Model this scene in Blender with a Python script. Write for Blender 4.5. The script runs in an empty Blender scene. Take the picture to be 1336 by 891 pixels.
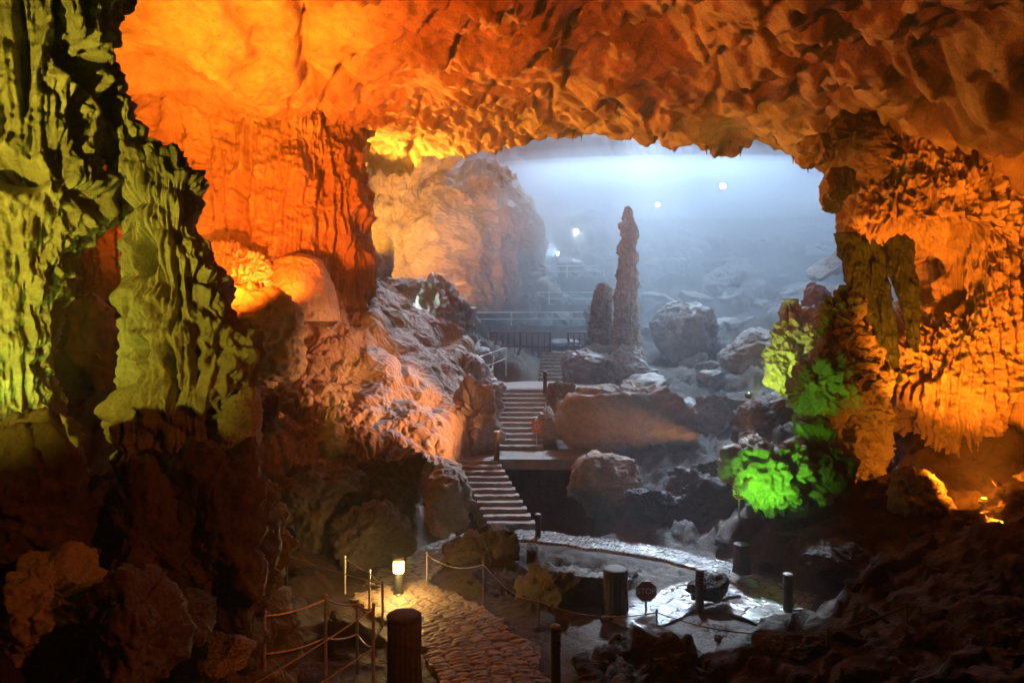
import bpy, bmesh, math, random
import numpy as np
from mathutils import Vector, Matrix
random.seed(7)
S = bpy.context.scene
COL = S.collection
R = math.radians
F, CX, CY, EYE = 891.0, 668.0, 445.5, 5.0

def W(px, py, d):
    """world point of a direction through the photo at distance d along the view axis"""
    return Vector(((px-CX)/F*d, d, EYE+(CY-py)/F*d))

# ------------------------------------------------------------------ camera
cam = bpy.data.cameras.new('camera'); cam.lens = 24.0; cam.sensor_width = 36.0
cam.clip_start = 0.1; cam.clip_end = 600
camo = bpy.data.objects.new('camera', cam); COL.objects.link(camo)
camo.location = (0, 0, EYE); camo.rotation_euler = (R(90), 0, 0)
S.camera = camo
# ------------------------------------------------------------------ world, sun, exposure
SUN_EL, SUN_AZ = 50.0, 20.0        # azimuth clockwise from +Y (behind the far chamber, a little right)
wd = bpy.data.worlds.new('World'); S.world = wd; wd.use_nodes = True
wn = wd.node_tree.nodes; wl = wd.node_tree.links
sky = wn.new('ShaderNodeTexSky'); sky.sky_type = 'NISHITA'; sky.sun_disc = False
sky.sun_elevation = R(SUN_EL); sky.sun_rotation = R(SUN_AZ)
wl.new(sky.outputs[0], wn['Background'].inputs[0]); wn['Background'].inputs[1].default_value = 0.15
sun = bpy.data.lights.new('sun', 'SUN'); sun.energy = 4.8; sun.angle = R(0.5); sun.color = (0.62, 0.80, 1.0)
suno = bpy.data.objects.new('sun', sun); COL.objects.link(suno)
_sd = Vector((math.sin(R(SUN_AZ))*math.cos(R(SUN_EL)), math.cos(R(SUN_AZ))*math.cos(R(SUN_EL)), math.sin(R(SUN_EL))))
suno.rotation_euler = _sd.to_track_quat('Z', 'Y').to_euler(); suno.location = (0, 40, 60)
S.view_settings.view_transform = 'Standard'; S.view_settings.look = 'None'
S.view_settings.exposure = 0.25; S.view_settings.gamma = 1.0
S.render.engine = 'CYCLES'
cy = S.cycles
cy.use_denoising = True; cy.denoiser = 'OPENIMAGEDENOISE'
cy.max_bounces = 4; cy.diffuse_bounces = 3; cy.glossy_bounces = 2; cy.transmission_bounces = 2
cy.volume_bounces = 0; cy.caustics_reflective = False; cy.caustics_refractive = False
cy.sample_clamp_indirect = 6.0; cy.use_light_tree = False
HAZE_DENSITY = 0.007

def spot(loc, target, power, color, angle=90, blend=0.6, radius=0.12):
    l = bpy.data.lights.new('lamp', 'SPOT'); l.energy = power; l.color = color
    l.spot_size = R(angle); l.spot_blend = blend; l.shadow_soft_size = radius
    o = bpy.data.objects.new('lamp', l); COL.objects.link(o)
    o.location = loc
    o.rotation_euler = (Vector(loc)-Vector(target)).to_track_quat('Z', 'Y').to_euler()
    return o

# ------------------------------------------------------------------ numpy noise
def _h(ix, iy, iz, seed):
    h = (ix.astype(np.int64)*374761393 + iy.astype(np.int64)*668265263 + iz.astype(np.int64)*2147483647 + seed*1274126177) & 0xffffffff
    h = ((h ^ (h >> 13))*1274126177) & 0xffffffff
    h = ((h ^ (h >> 16))*2246822519) & 0xffffffff
    return (h ^ (h >> 15)) & 0xffffffff
_G = np.array([(1,1,0),(-1,1,0),(1,-1,0),(-1,-1,0),(1,0,1),(-1,0,1),(1,0,-1),(-1,0,-1),(0,1,1),(0,-1,1),(0,1,-1),(0,-1,-1)], float)
def perlin(p, seed=0):
    i = np.floor(p).astype(np.int64); f = p-i
    u = f*f*f*(f*(f*6-15)+10); out = 0
    for a in (0, 1):
        for b in (0, 1):
            for c in (0, 1):
                g = _G[_h(i[:,0]+a, i[:,1]+b, i[:,2]+c, seed) % 12]
                d = g[:,0]*(f[:,0]-a)+g[:,1]*(f[:,1]-b)+g[:,2]*(f[:,2]-c)
                w = (u[:,0] if a else 1-u[:,0])*(u[:,1] if b else 1-u[:,1])*(u[:,2] if c else 1-u[:,2])
                out = out+d*w
    return out
def fbm(p, octv=4, seed=0, gain=0.5, lac=2.03):
    s = 0; a = 1.0
    for k in range(octv):
        s = s+a*perlin(p*(lac**k)+k*17.3, seed+k); a *= gain
    return s
def ridged(p, octv=4, seed=0, gain=0.5):
    s = 0; a = 1.0
    for k in range(octv):
        s = s+a*(1-2*np.abs(perlin(p*(2.03**k)+k*11.1, seed+k))); a *= gain
    return s
def worley(p, seed=0, jitter=0.95):
    i = np.floor(p).astype(np.int64); f1 = np.full(len(p), 9.0); f2 = np.full(len(p), 9.0)
    for a in (-1, 0, 1):
        for b in (-1, 0, 1):
            for c in (-1, 0, 1):
                x, y, z = i[:,0]+a, i[:,1]+b, i[:,2]+c
                h = _h(x, y, z, seed)
                q0 = x+0.5+jitter*((h & 1023)/1023-0.5)
                q1 = y+0.5+jitter*(((h >> 10) & 1023)/1023-0.5)
                q2 = z+0.5+jitter*(((h >> 20) & 1023)/1023-0.5)
                d = (q0-p[:,0])**2+(q1-p[:,1])**2+(q2-p[:,2])**2
                m = d < f1
                f2 = np.where(m, f1, np.minimum(f2, d)); f1 = np.where(m, d, f1)
    return np.sqrt(f1), np.sqrt(f2)
def chips(p, seed=0, jitter=0.95):
    """broken-stone relief: every cell is a small plane with a tilt and a height of its own"""
    i = np.floor(p).astype(np.int64); f1 = np.full(len(p), 9.0); out = np.zeros(len(p))
    for a in (-1, 0, 1):
        for b in (-1, 0, 1):
            for c in (-1, 0, 1):
                x, y, z = i[:,0]+a, i[:,1]+b, i[:,2]+c
                h = _h(x, y, z, seed); h2 = _h(x, y, z, seed+77)
                v0 = p[:,0]-(x+0.5+jitter*((h & 1023)/1023-0.5)); v1 = p[:,1]-(y+0.5+jitter*(((h >> 10) & 1023)/1023-0.5)); v2 = p[:,2]-(z+0.5+jitter*(((h >> 20) & 1023)/1023-0.5))
                d = v0*v0+v1*v1+v2*v2; m = d < f1
                t = v0*((h2 & 1023)/512-1)+v1*(((h2 >> 10) & 1023)/512-1)+v2*(((h2 >> 20) & 1023)/512-1)+((h2 >> 5 & 255)/255-0.5)*0.5
                out = np.where(m, t, out); f1 = np.where(m, d, f1)
    return out
def lumps(p, seed=0):                 # rounded bulges meeting in sharp creases, 0..1
    f1, _ = worley(p, seed); return np.clip(1-f1*f1, 0, 1)
def sstep(a, b, x):
    t = np.clip((x-a)/(b-a), 0, 1); return t*t*(3-2*t)

# ------------------------------------------------------------------ mesh helpers
def link(name, me, mat, parent=None, smooth=True):
    if mat: me.materials.append(mat)
    if smooth and len(me.polygons): me.polygons.foreach_set('use_smooth', [True]*len(me.polygons))
    o = bpy.data.objects.new(name, me); COL.objects.link(o)
    if parent: o.parent = parent
    return o
def fast_mesh(name, V, polys):
    """polys: list of (n, k) index arrays"""
    me = bpy.data.meshes.new(name); V = np.asarray(V, np.float32)
    me.vertices.add(len(V)); me.vertices.foreach_set('co', V.ravel())
    idx = np.concatenate([np.asarray(q, np.int32).ravel() for q in polys])
    cnt = np.concatenate([np.full(len(q), np.asarray(q).shape[1], np.int32) for q in polys])
    st = np.concatenate([[0], np.cumsum(cnt)[:-1]]).astype(np.int32)
    me.loops.add(len(idx)); me.loops.foreach_set('vertex_index', idx)
    me.polygons.add(len(cnt)); me.polygons.foreach_set('loop_start', st)
    me.update(calc_edges=True); me.validate(); return me
def quads_mesh(name, V, Q, extra=()):
    return fast_mesh(name, V, [Q]+([np.array(extra)] if len(extra) else []))
def grid_faces(h, w, wrap=False):
    i = np.arange(h-1)[:,None]; j = np.arange(w if wrap else w-1)[None,:]
    j2 = (j+1) % w
    return np.stack([i*w+j, i*w+j2, (i+1)*w+j2, (i+1)*w+j], -1).reshape(-1, 4)
def grid_normals(P, wrap=False):
    if wrap:
        du = np.roll(P, -1, 1)-np.roll(P, 1, 1)
    else:
        du = np.gradient(P, axis=1)
    dv = np.gradient(P, axis=0)
    n = np.cross(du, dv); l = np.linalg.norm(n, axis=2, keepdims=True)
    return n/np.maximum(l, 1e-9)
def tag(o, label=None, cat=None, group=None, kind=None):
    if label: o['label'] = label
    if cat: o['category'] = cat
    if group: o['group'] = group
    if kind: o['kind'] = kind
    return o
def empty(name, loc=(0,0,0), rz=0):
    o = bpy.data.objects.new(name, None); COL.objects.link(o); o.location = loc; o.rotation_euler = (0, 0, rz)
    o.empty_display_size = 0.2
    return o

# bmesh primitives for the small made things
def bm_box(bm, c, s, rot=None):
    m = Matrix.Translation(c) @ (rot.to_4x4() if rot else Matrix()) @ Matrix.Diagonal((*s, 1))
    return bmesh.ops.create_cube(bm, size=1.0, matrix=m)['verts']
def bm_rod(bm, a, b, r, r2=None, seg=10):
    a, b = Vector(a), Vector(b); d = b-a
    m = Matrix.Translation((a+b)/2) @ d.to_track_quat('Z', 'Y').to_matrix().to_4x4()
    bmesh.ops.create_cone(bm, cap_ends=True, segments=seg, radius1=r, radius2=r if r2 is None else r2, depth=d.length, matrix=m)
def bm_lathe(bm, prof, seg=20, c=(0,0,0)):
    rings = []
    for r, z in prof:
        rings.append([bm.verts.new((c[0]+r*math.cos(2*math.pi*k/seg), c[1]+r*math.sin(2*math.pi*k/seg), c[2]+z)) for k in range(seg)])
    for A, B in zip(rings, rings[1:]):
        for k in range(seg): bm.faces.new((A[k], A[(k+1)%seg], B[(k+1)%seg], B[k]))
    bm.faces.new(rings[-1]); bm.faces.new(rings[0][::-1])
def bm_chain(bm, pts, r, seg=8):
    for a, b in zip(pts, pts[1:]): bm_rod(bm, a, b, r, seg=seg)
def from_bm(name, bm, mat, parent=None, smooth=False):
    bmesh.ops.recalc_face_normals(bm, faces=bm.faces)
    me = bpy.data.meshes.new(name); bm.to_mesh(me); bm.free()
    return link(name, me, mat, parent, smooth)
def sag(a, b, s, n=10):
    a, b = Vector(a), Vector(b)
    return [a.lerp(b, t/n)-Vector((0, 0, s*4*(t/n)*(1-t/n))) for t in range(n+1)]

# ------------------------------------------------------------------ materials
def rock_mat(name, c1, c2, c3, rough=(0.55, 0.85), scale=1.0, bump=0.6, bdist=0.06, streak=0.0, spec=0.4):
    m = bpy.data.materials.new(name); m.use_nodes = True
    nt = m.node_tree; N = nt.nodes; L = nt.links; b = N['Principled BSDF']
    tc = N.new('ShaderNodeTexCoord'); mp = N.new('ShaderNodeMapping'); L.new(tc.outputs['Object'], mp.inputs[0])
    if streak: mp.inputs['Scale'].default_value = (1, 1, 1-streak)
    def noise(s, det=8, ro=0.6, dist=0.0):
        n = N.new('ShaderNodeTexNoise'); n.inputs['Scale'].default_value = s*scale; n.inputs['Detail'].default_value = det
        n.inputs['Roughness'].default_value = ro; n.inputs['Distortion'].default_value = dist
        L.new(mp.outputs[0], n.inputs['Vector']); return n
    n1 = noise(0.7, 10, 0.62, 0.4); n2 = noise(5.0, 10, 0.7, 0.2); n3 = noise(22.0, 6, 0.7)
    r1 = N.new('ShaderNodeValToRGB'); L.new(n1.outputs['Fac'], r1.inputs[0])
    r1.color_ramp.elements[0].position = 0.36; r1.color_ramp.elements[0].color = (*c1, 1)
    r1.color_ramp.elements[1].position = 0.64; r1.color_ramp.elements[1].color = (*c2, 1)
    r2 = N.new('ShaderNodeValToRGB'); L.new(n2.outputs['Fac'], r2.inputs[0])
    r2.color_ramp.elements[0].position = 0.5; r2.color_ramp.elements[0].color = (0, 0, 0, 1)
    r2.color_ramp.elements[1].position = 0.72; r2.color_ramp.elements[1].color = (0.75, 0.75, 0.75, 1)
    mx = N.new('ShaderNodeMix'); mx.data_type = 'RGBA'; L.new(r2.outputs[0], mx.inputs['Factor'])
    L.new(r1.outputs[0], mx.inputs['A']); mx.inputs['B'].default_value = (*c3, 1)
    r3 = N.new('ShaderNodeValToRGB'); L.new(n3.outputs['Fac'], r3.inputs[0])
    r3.color_ramp.elements[0].position = 0.30; r3.color_ramp.elements[0].color = (0.45, 0.42, 0.40, 1)
    r3.color_ramp.elements[1].position = 0.55; r3.color_ramp.elements[1].color = (1, 1, 1, 1)
    mg = N.new('ShaderNodeMix'); mg.data_type = 'RGBA'; mg.blend_type = 'MULTIPLY'; mg.inputs['Factor'].default_value = 0.8
    L.new(mx.outputs['Result'], mg.inputs['A']); L.new(r3.outputs[0], mg.inputs['B'])
    L.new(mg.outputs['Result'], b.inputs['Base Color'])
    mr = N.new('ShaderNodeMapRange'); L.new(n2.outputs['Fac'], mr.inputs[0])
    mr.inputs[1].default_value = 0.3; mr.inputs[2].default_value = 0.7
    mr.inputs[3].default_value = rough[0]; mr.inputs[4].default_value = rough[1]
    L.new(mr.outputs[0], b.inputs['Roughness']); b.inputs['Specular IOR Level'].default_value = spec
    ad = N.new('ShaderNodeMath'); ad.operation = 'MULTIPLY_ADD'; L.new(n3.outputs['Fac'], ad.inputs[0]); ad.inputs[1].default_value = 0.3
    L.new(n2.outputs['Fac'], ad.inputs[2])
    bp = N.new('ShaderNodeBump'); bp.inputs['Strength'].default_value = bump; bp.inputs['Distance'].default_value = bdist
    L.new(ad.outputs[0], bp.inputs['Height']); L.new(bp.outputs[0], b.inputs['Normal'])
    return m
M = {}
M['rock'] = rock_mat('limestone', (0.26, 0.22, 0.17), (0.42, 0.37, 0.30), (0.17, 0.13, 0.10))
M['ceil'] = rock_mat('ceiling_limestone', (0.17, 0.12, 0.085), (0.42, 0.34, 0.26), (0.15, 0.10, 0.07), bump=0.8, scale=0.8, bdist=0.12)
M['flow'] = rock_mat('flowstone', (0.22, 0.17, 0.13), (0.36, 0.30, 0.24), (0.17, 0.12, 0.09), rough=(0.45, 0.75), bump=0.45, bdist=0.05, spec=0.25)
M['curtain'] = rock_mat('curtain_flowstone', (0.30, 0.22, 0.15), (0.45, 0.37, 0.28), (0.16, 0.10, 0.07), streak=0.9, bump=0.8, bdist=0.08)
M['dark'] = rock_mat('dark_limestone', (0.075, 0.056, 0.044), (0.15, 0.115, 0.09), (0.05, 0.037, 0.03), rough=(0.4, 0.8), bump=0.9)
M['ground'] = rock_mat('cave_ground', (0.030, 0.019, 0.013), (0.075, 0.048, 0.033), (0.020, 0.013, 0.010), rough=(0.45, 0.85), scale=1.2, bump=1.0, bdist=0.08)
M['grey'] = rock_mat('grey_limestone', (0.22, 0.21, 0.205), (0.40, 0.39, 0.385), (0.14, 0.135, 0.13), rough=(0.35, 0.75), scale=0.7)
M['moss'] = rock_mat('algae_limestone', (0.17, 0.16, 0.11), (0.34, 0.32, 0.24), (0.10, 0.09, 0.06), bump=0.8, bdist=0.08)

M['algae_shade'] = rock_mat('shaded_algae', (0.010, 0.028, 0.008), (0.025, 0.055, 0.015), (0.008, 0.015, 0.006), streak=0.9, bump=0.7)  # dark green carries the drapery's shade in its base colour
def plain(name, col, rough=0.5, metal=0.0, emit=None, es=0.0, nscale=30, var=0.25, bump=0.15):
    m = bpy.data.materials.new(name); m.use_nodes = True
    N = m.node_tree.nodes; L = m.node_tree.links; b = N['Principled BSDF']
    n = N.new('ShaderNodeTexNoise'); n.inputs['Scale'].default_value = nscale; n.inputs['Detail'].default_value = 6
    tc = N.new('ShaderNodeTexCoord'); L.new(tc.outputs['Object'], n.inputs['Vector'])
    r = N.new('ShaderNodeValToRGB'); L.new(n.outputs['Fac'], r.inputs[0])
    r.color_ramp.elements[0].position = 0.3; r.color_ramp.elements[0].color = (*[c*(1-var) for c in col], 1)
    r.color_ramp.elements[1].position = 0.7; r.color_ramp.elements[1].color = (*[min(1, c*(1+var)) for c in col], 1)
    L.new(r.outputs[0], b.inputs['Base Color'])
    b.inputs['Roughness'].default_value = rough; b.inputs['Metallic'].default_value = metal
    if emit: b.inputs['Emission Color'].default_value = (*emit, 1); b.inputs['Emission Strength'].default_value = es
    bp = N.new('ShaderNodeBump'); bp.inputs['Strength'].default_value = bump; bp.inputs['Distance'].default_value = 0.01
    L.new(n.outputs['Fac'], bp.inputs['Height']); L.new(bp.outputs[0], b.inputs['Normal'])
    return m
M['steel'] = plain('galvanised_steel', (0.60, 0.57, 0.53), 0.35, 0.3)
M['rope'] = plain('grey_rope', (0.20, 0.17, 0.145), 0.8, nscale=80)
M['bark'] = plain('cast_bark', (0.07, 0.055, 0.045), 0.75, nscale=14, var=0.5, bump=0.6)
M['cement'] = plain('pale_cement', (0.48, 0.46, 0.43), 0.6, nscale=20)
M['black'] = plain('black_paint', (0.018, 0.018, 0.018), 0.4)
M['red'] = plain('red_sign_paint', (0.30, 0.02, 0.016), 0.5, var=0.2)
M['white'] = plain('white_sign_paint', (0.78, 0.78, 0.76), 0.4, var=0.05)
M['orange'] = plain('orange_sign_paint', (0.75, 0.22, 0.04), 0.4, var=0.08)
M['maroon'] = plain('maroon_rail_paint', (0.16, 0.045, 0.04), 0.5)
M['lampglass'] = plain('lit_lamp_glass', (0.9, 0.8, 0.5), 0.3, emit=(1.0, 0.72, 0.25), es=9.0)
M['coolglass'] = plain('cool_lamp_glass', (0.9, 0.9, 0.9), 0.3, emit=(0.9, 0.95, 1.0), es=30.0)
M['yellowglass'] = plain('yellow_lamp_glass', (0.9, 0.9, 0.7), 0.3, emit=(1.0, 0.95, 0.6), es=14.0)
M['orangeglass'] = plain('orange_lamp_glass', (0.9, 0.7, 0.4), 0.3, emit=(1.0, 0.62, 0.12), es=30.0)
M['greenglass'] = plain('green_lamp_glass', (0.5, 0.9, 0.4), 0.3, emit=(0.25, 1.0, 0.1), es=12.0)

def stone_mat(name, c1, c2, rough):
    m = rock_mat(name, c1, c2, tuple(c*0.7 for c in c1), rough=rough, scale=3.0, bump=0.5, bdist=0.02, spec=0.5)
    N = m.node_tree.nodes; L = m.node_tree.links; b = N['Principled BSDF']; src = b.inputs['Base Color'].links[0].from_socket
    at = N.new('ShaderNodeAttribute'); at.attribute_name = 'joint'; mx = N.new('ShaderNodeMix'); mx.data_type = 'RGBA'      # dirt in the joints
    L.new(at.outputs['Fac'], mx.inputs['Factor']); L.new(src, mx.inputs['A']); mx.inputs['B'].default_value = (0.03, 0.024, 0.02, 1); L.new(mx.outputs['Result'], b.inputs['Base Color'])
    return m
M['paving'] = stone_mat('dry_paving', (0.22, 0.16, 0.11), (0.36, 0.27, 0.19), (0.4, 0.75))
M['wet'] = stone_mat('wet_paving', (0.20, 0.195, 0.19), (0.36, 0.35, 0.34), (0.08, 0.26))
M['step'] = stone_mat('step_stone', (0.20, 0.17, 0.15), (0.34, 0.30, 0.27), (0.35, 0.65))

# ------------------------------------------------------------------ terrain
PATHS = {}
def gp(px, py, z=0.0):                # ground point at height z
    d = (EYE-z)*F/(py-CY); return ((px-CX)/F*d, d)
near = [(652, 960), (646, 900), (632, 860), (602, 826), (566, 800), (528, 784), (508, 768)]
link_ = [(508, 768), (530, 750), (560, 728), (610, 708), (668, 697)]
brightA = [(668, 697), (720, 703), (790, 712), (860, 723), (920, 737), (968, 753), (1002, 773), (990, 793), (962, 806)]
brightB = [(955, 766), (912, 772), (884, 783), (850, 798), (812, 818)]
brightC = [(1004, 779), (1030, 782), (1062, 788)]
def smooth_line(pts, n=14):
    P = np.array([gp(*p) for p in pts]); out = []
    Q = np.vstack([2*P[0]-P[1], P, 2*P[-1]-P[-2]])
    for k in range(1, len(Q)-2):
        for t in np.arange(n)/n:
            a, b, c, d = Q[k-1], Q[k], Q[k+1], Q[k+2]
            out.append(0.5*((2*b)+(-a+c)*t+(2*a-5*b+4*c-d)*t*t+(-a+3*b-3*c+d)*t**3))
    out.append(P[-1]); return np.array(out)
LINES = [(smooth_line(near), 0.85), (smooth_line(link_), 0.6), (smooth_line(brightA), 0.44), (smooth_line(brightB), 0.52), (smooth_line(brightC), 0.5)]

C = []       # (x, y, z)
for px, py, d in [(100,891,6),(250,880,7),(345,900,9.4),(430,880,9.7),(400,720,15),(420,660,17),(330,610,18),(250,600,20),
    (960,645,18),(1000,690,15.5),(1100,665,15),(1260,665,14.5),(1336,690,12),(1336,800,9),(1200,891,8),(1000,891,9.5),(1336,891,7),
    (1100,760,12),(1200,760,11),(900,640,18.5),(840,660,18.3),
    (800,605,22),(900,600,23),(950,570,26),(1050,570,20),(1150,600,18),(780,505,30),(900,500,32),(950,450,38),(1050,430,42),
    (880,400,46),(1000,380,52),(1090,345,55),(560,470,28),(500,520,22),(600,440,35),(560,410,38),(430,560,19.5),
    (480,640,18),(560,680,17.5),(760,690,18),(850,250,68),(1000,230,68),(700,250,68),(1150,250,68)]:
    p = W(px, py, d); C.append(tuple(p))
for px, py in [(600,860),(640,900),(540,790),(700,830),(560,730),(680,697),(800,715),(900,735),(990,775),(850,800),(940,790),(760,760),(860,850),(720,890),(640,760),(1050,790),(480,790)]:
    x, y = gp(px, py); C.append((x, y, 0.0))
C += [(-20,6,4),(-20,16,6),(-20,30,9),(-14,3,3),(-6,0,2.6),(0,0,1.2),(6,0,2.0),(14,3,3),(20,8,4),(20,18,5),(24,30,8),(-22,50,14),(30,50,9),(40,50,9),(-25,70,26),(30,70,26),(0,72,26),(-10,40,8.5),(-14,60,15),(20,60,12),(0,-10,2),(-20,-10,4),(20,-10,4),(-34,30,14),(38,30,14),(-34,0,10),(36,0,10),(0,80,34),(-30,80,34),(30,80,34)]
# stairs and landings
C += [(-0.9,21.9,1.25),(0.6,22.4,1.27),(-1.6,22.5,1.27),(2.4,21.9,1.2),(0.3,25.5,2.0),(0.4,28.3,3.0),(1.8,30.5,3.05),(-0.6,30,3.05),(2.4,33,3.1),(2.4,37,4.3),(0,38.5,4.35),(4,38.5,4.35)]
C = np.array(C)
def rbf_fit(C):
    D = np.sqrt(((C[:,None,:2]-C[None,:,:2])**2).sum(-1)+0.6)
    n = len(C); A = np.zeros((n+3, n+3)); A[:n,:n] = D; A[:n,n] = 1; A[:n,n+1:] = C[:,:2]; A[n,:n] = 1; A[n+1:,:n] = C[:,:2].T
    A[:n,:n] -= np.eye(n)*0.15
    return np.linalg.solve(A, np.concatenate([C[:,2], [0,0,0]]))
_w = rbf_fit(C)
def base_z(x, y):
    x = np.asarray(x, float); y = np.asarray(y, float); sh = x.shape; x = x.ravel(); y = y.ravel(); out = np.full(len(x), 0.0)
    for k in range(len(C)): out += _w[k]*np.sqrt((x-C[k,0])**2+(y-C[k,1])**2+0.6)
    out += _w[-3]+_w[-2]*x+_w[-1]*y
    return out.reshape(sh)
def path_dist(x, y):
    best = np.full(x.shape, 99.0)
    for P, hw in LINES:
        for k in range(0, len(P)):
            best = np.minimum(best, np.hypot(x-P[k,0], y-P[k,1])-hw)
    return best
def ground_z(x, y):
    x = np.asarray(x, float); y = np.asarray(y, float)
    z = base_z(x, y)
    p = np.stack([x.ravel(), y.ravel(), z.ravel()], 1)
    pw = p+0.2*np.stack([perlin(p*1.3, 14), perlin(p*1.3, 15), 0*p[:,0]], 1)
    rough = ((fbm(p*0.35, 4, 3)*0.55+ridged(p*np.array([0.7,1.1,1])*0.9, 5, 9)*0.10+chips(pw*np.array([0.7,0.9,0.8]), 21)*0.34+chips(pw*np.array([1.9,2.5,1.9]), 22)*0.13+chips(pw*np.array([4.5,5.5,4.5]), 23)*0.09+fbm(p*7, 3, 24)*0.07)*(0.7+0.3*sstep(12, 19, p[:,1]))).reshape(x.shape)
    far = sstep(38, 60, y)
    big = (ridged(p*0.12, 5, 31)*1.6+lumps(p*0.33, 5)*1.2).reshape(x.shape)
    # flat, step-like beds in the rough
    zz = z+rough+far*big
    t = np.floor(zz/0.28)+sstep(0.55, 1.0, zz/0.28-np.floor(zz/0.28)); zz = 0.55*zz+0.45*t*0.28
    # paved ways and stairs stay clear
    pd = path_dist(x, y); k = sstep(0.0, 0.9, pd)
    zz = zz*k+(-0.02)*(1-k)*(1) 
    def clear(zz, x0, x1, y0, y1, za, zb, m=0.7):
        ins = sstep(-m, 0.1, np.minimum(np.minimum(x-x0, x1-x), np.minimum(y-y0, y1-y)))
        tgt = za+(zb-za)*np.clip((y-y0)/(y1-y0), 0, 1)
        return zz*(1-ins)+np.minimum(zz, tgt)*ins
    zz = clear(zz, -1.8, 1.4, 17.9, 21.4, -0.15, -0.15)
    zz = clear(zz, -2.0, 2.0, 21.4, 23.2, 0.9, 1.1)
    zz = clear(zz, -0.9, 1.7, 23.0, 28.2, 1.0, 2.7)
    zz = clear(zz, -1.0, 4.2, 28.0, 33.2, 2.85, 2.95)
    zz = clear(zz, 1.2, 3.6, 33.0, 37.2, 2.9, 4.1)
    zz = clear(zz, -4.1, -0.6, 5.8, 10.4, -0.15, 0.05, 0.5)
    zz = clear(zz, 0.2, 2.5, 18.0, 21.3, -0.9, -1.2, 0.5)     # the black hollow beside the lower stair
    return zz
# fan-shaped tessellation: finer near the viewpoint
ny, nx = 560, 520
yy = np.concatenate([np.linspace(-14, 4, 30, endpoint=False), 4*(86/4)**(np.linspace(0, 1, ny-30))])
uu = np.linspace(-1, 1, nx); uu = np.sign(uu)*np.abs(uu)**1.25
half = np.clip(np.abs(yy)*0.95+4, 22, 50)
X = uu[None,:]*half[:,None]; Y = np.repeat(yy[:,None], nx, 1)
Z = ground_z(X, Y)
P = np.stack([X, Y, Z], -1)
tag(link('ground', quads_mesh('ground', P.reshape(-1,3), grid_faces(ny, nx)), M['ground']), kind='structure')
def gz(x, y): return float(ground_z(np.array([x]), np.array([y]))[0])

# ------------------------------------------------------------------ ceiling
def ceil_z(x, y):
    z = 13.2+0.0*x
    z = z-0.045*np.clip(x-3, 0, 40)**1.9*sstep(32, 16, y)           # comes down to the right
    z = z-0.9*sstep(13, 6, y)
    z = z-np.clip((np.abs(x)-21)/7, 0, 1)**2*16-np.clip((-6-y)/6, 0, 1)**2*14
    return z
def lip(x):
    return 26.2+5.2*sstep(1.5, -6.5, x)+0.5*np.sin(x*0.9)+0.35*np.sin(x*2.3+1)-2.0*sstep(7, 12, x)
ny, nx = 620, 640
vv = np.linspace(0, 1, ny); uu = np.linspace(-1, 1, nx)
ux = np.sign(uu)*np.abs(uu)**1.2*28
X = np.repeat(ux[None,:], ny, 0); LP = lip(X)
yv = np.where(vv < 0.06, -13+vv/0.06*19, 6+(vv-0.06)/0.94*34)
Y = np.repeat(yv[:,None], nx, 1)
Z = ceil_z(X, Y)
over = np.clip((Y-LP)/5.0, 0, 3); Z = Z+18*over**1.3+0.25*sstep(-1.2, 0.2, Y-LP)*-1
p = np.stack([X, Y, Z], -1).reshape(-1, 3)
warp = np.stack([perlin(p*0.5, 51), perlin(p*0.5, 52), 0*p[:,0]], 1)*0.5
big = fbm(p*0.16, 3, 41)*1.4+ridged(p*np.array([0.16,0.3,0.2]), 3, 44)*0.35
l1 = lumps((p+warp)*np.array([1.2,1.5,0.5]), 61); l2 = lumps((p+warp)*np.array([2.9,3.5,1.2]), 62)
gold = sstep(20, 26, p[:,1])*sstep(3.0, -1.0, p[:,0])
ch = chips((p+warp)*np.array([1.5,1.9,0.8]), 63); l3 = lumps((p+warp)*np.array([4.0,4.8,1.5]), 64)
msk = sstep(-0.25, 0.35, perlin(p*np.array([0.22,0.22,0.1]), 67)+0.3*perlin(p*0.7, 68)); rt = sstep(4, 10, p[:,0])
bed = (p[:,0]*0.35+p[:,1]*0.22+1.3*perlin(p*0.25, 69)+0.3*perlin(p*0.9, 70)); bed = bed-np.floor(bed)
crack = sstep(0.10, 0.0, np.abs(perlin(p*np.array([0.45,0.3,0.2])+0.3*warp, 71)))
disp = big*(0.75-0.45*gold)+l1*(0.13+0.22*msk+0.34*rt)*(1-0.5*gold)+l2*(0.07+0.10*msk+0.20*gold+0.10*rt)+l3*0.10*(0.5+msk)+ch*(0.08+0.10*gold)+fbm(p*2.2, 5, 66)*0.10+0.32*sstep(0.0, 0.85, bed)-0.32*sstep(0.9, 1.0, bed)-0.22*crack
P = p.copy(); P[:,2] -= disp-0.45
P = P.reshape(ny, nx, 3)
tag(link('cave_ceiling', quads_mesh('cave_ceiling', P.reshape(-1,3), grid_faces(ny, nx)[:, ::-1]), M['ceil']), kind='structure')
CEIL = P

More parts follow.
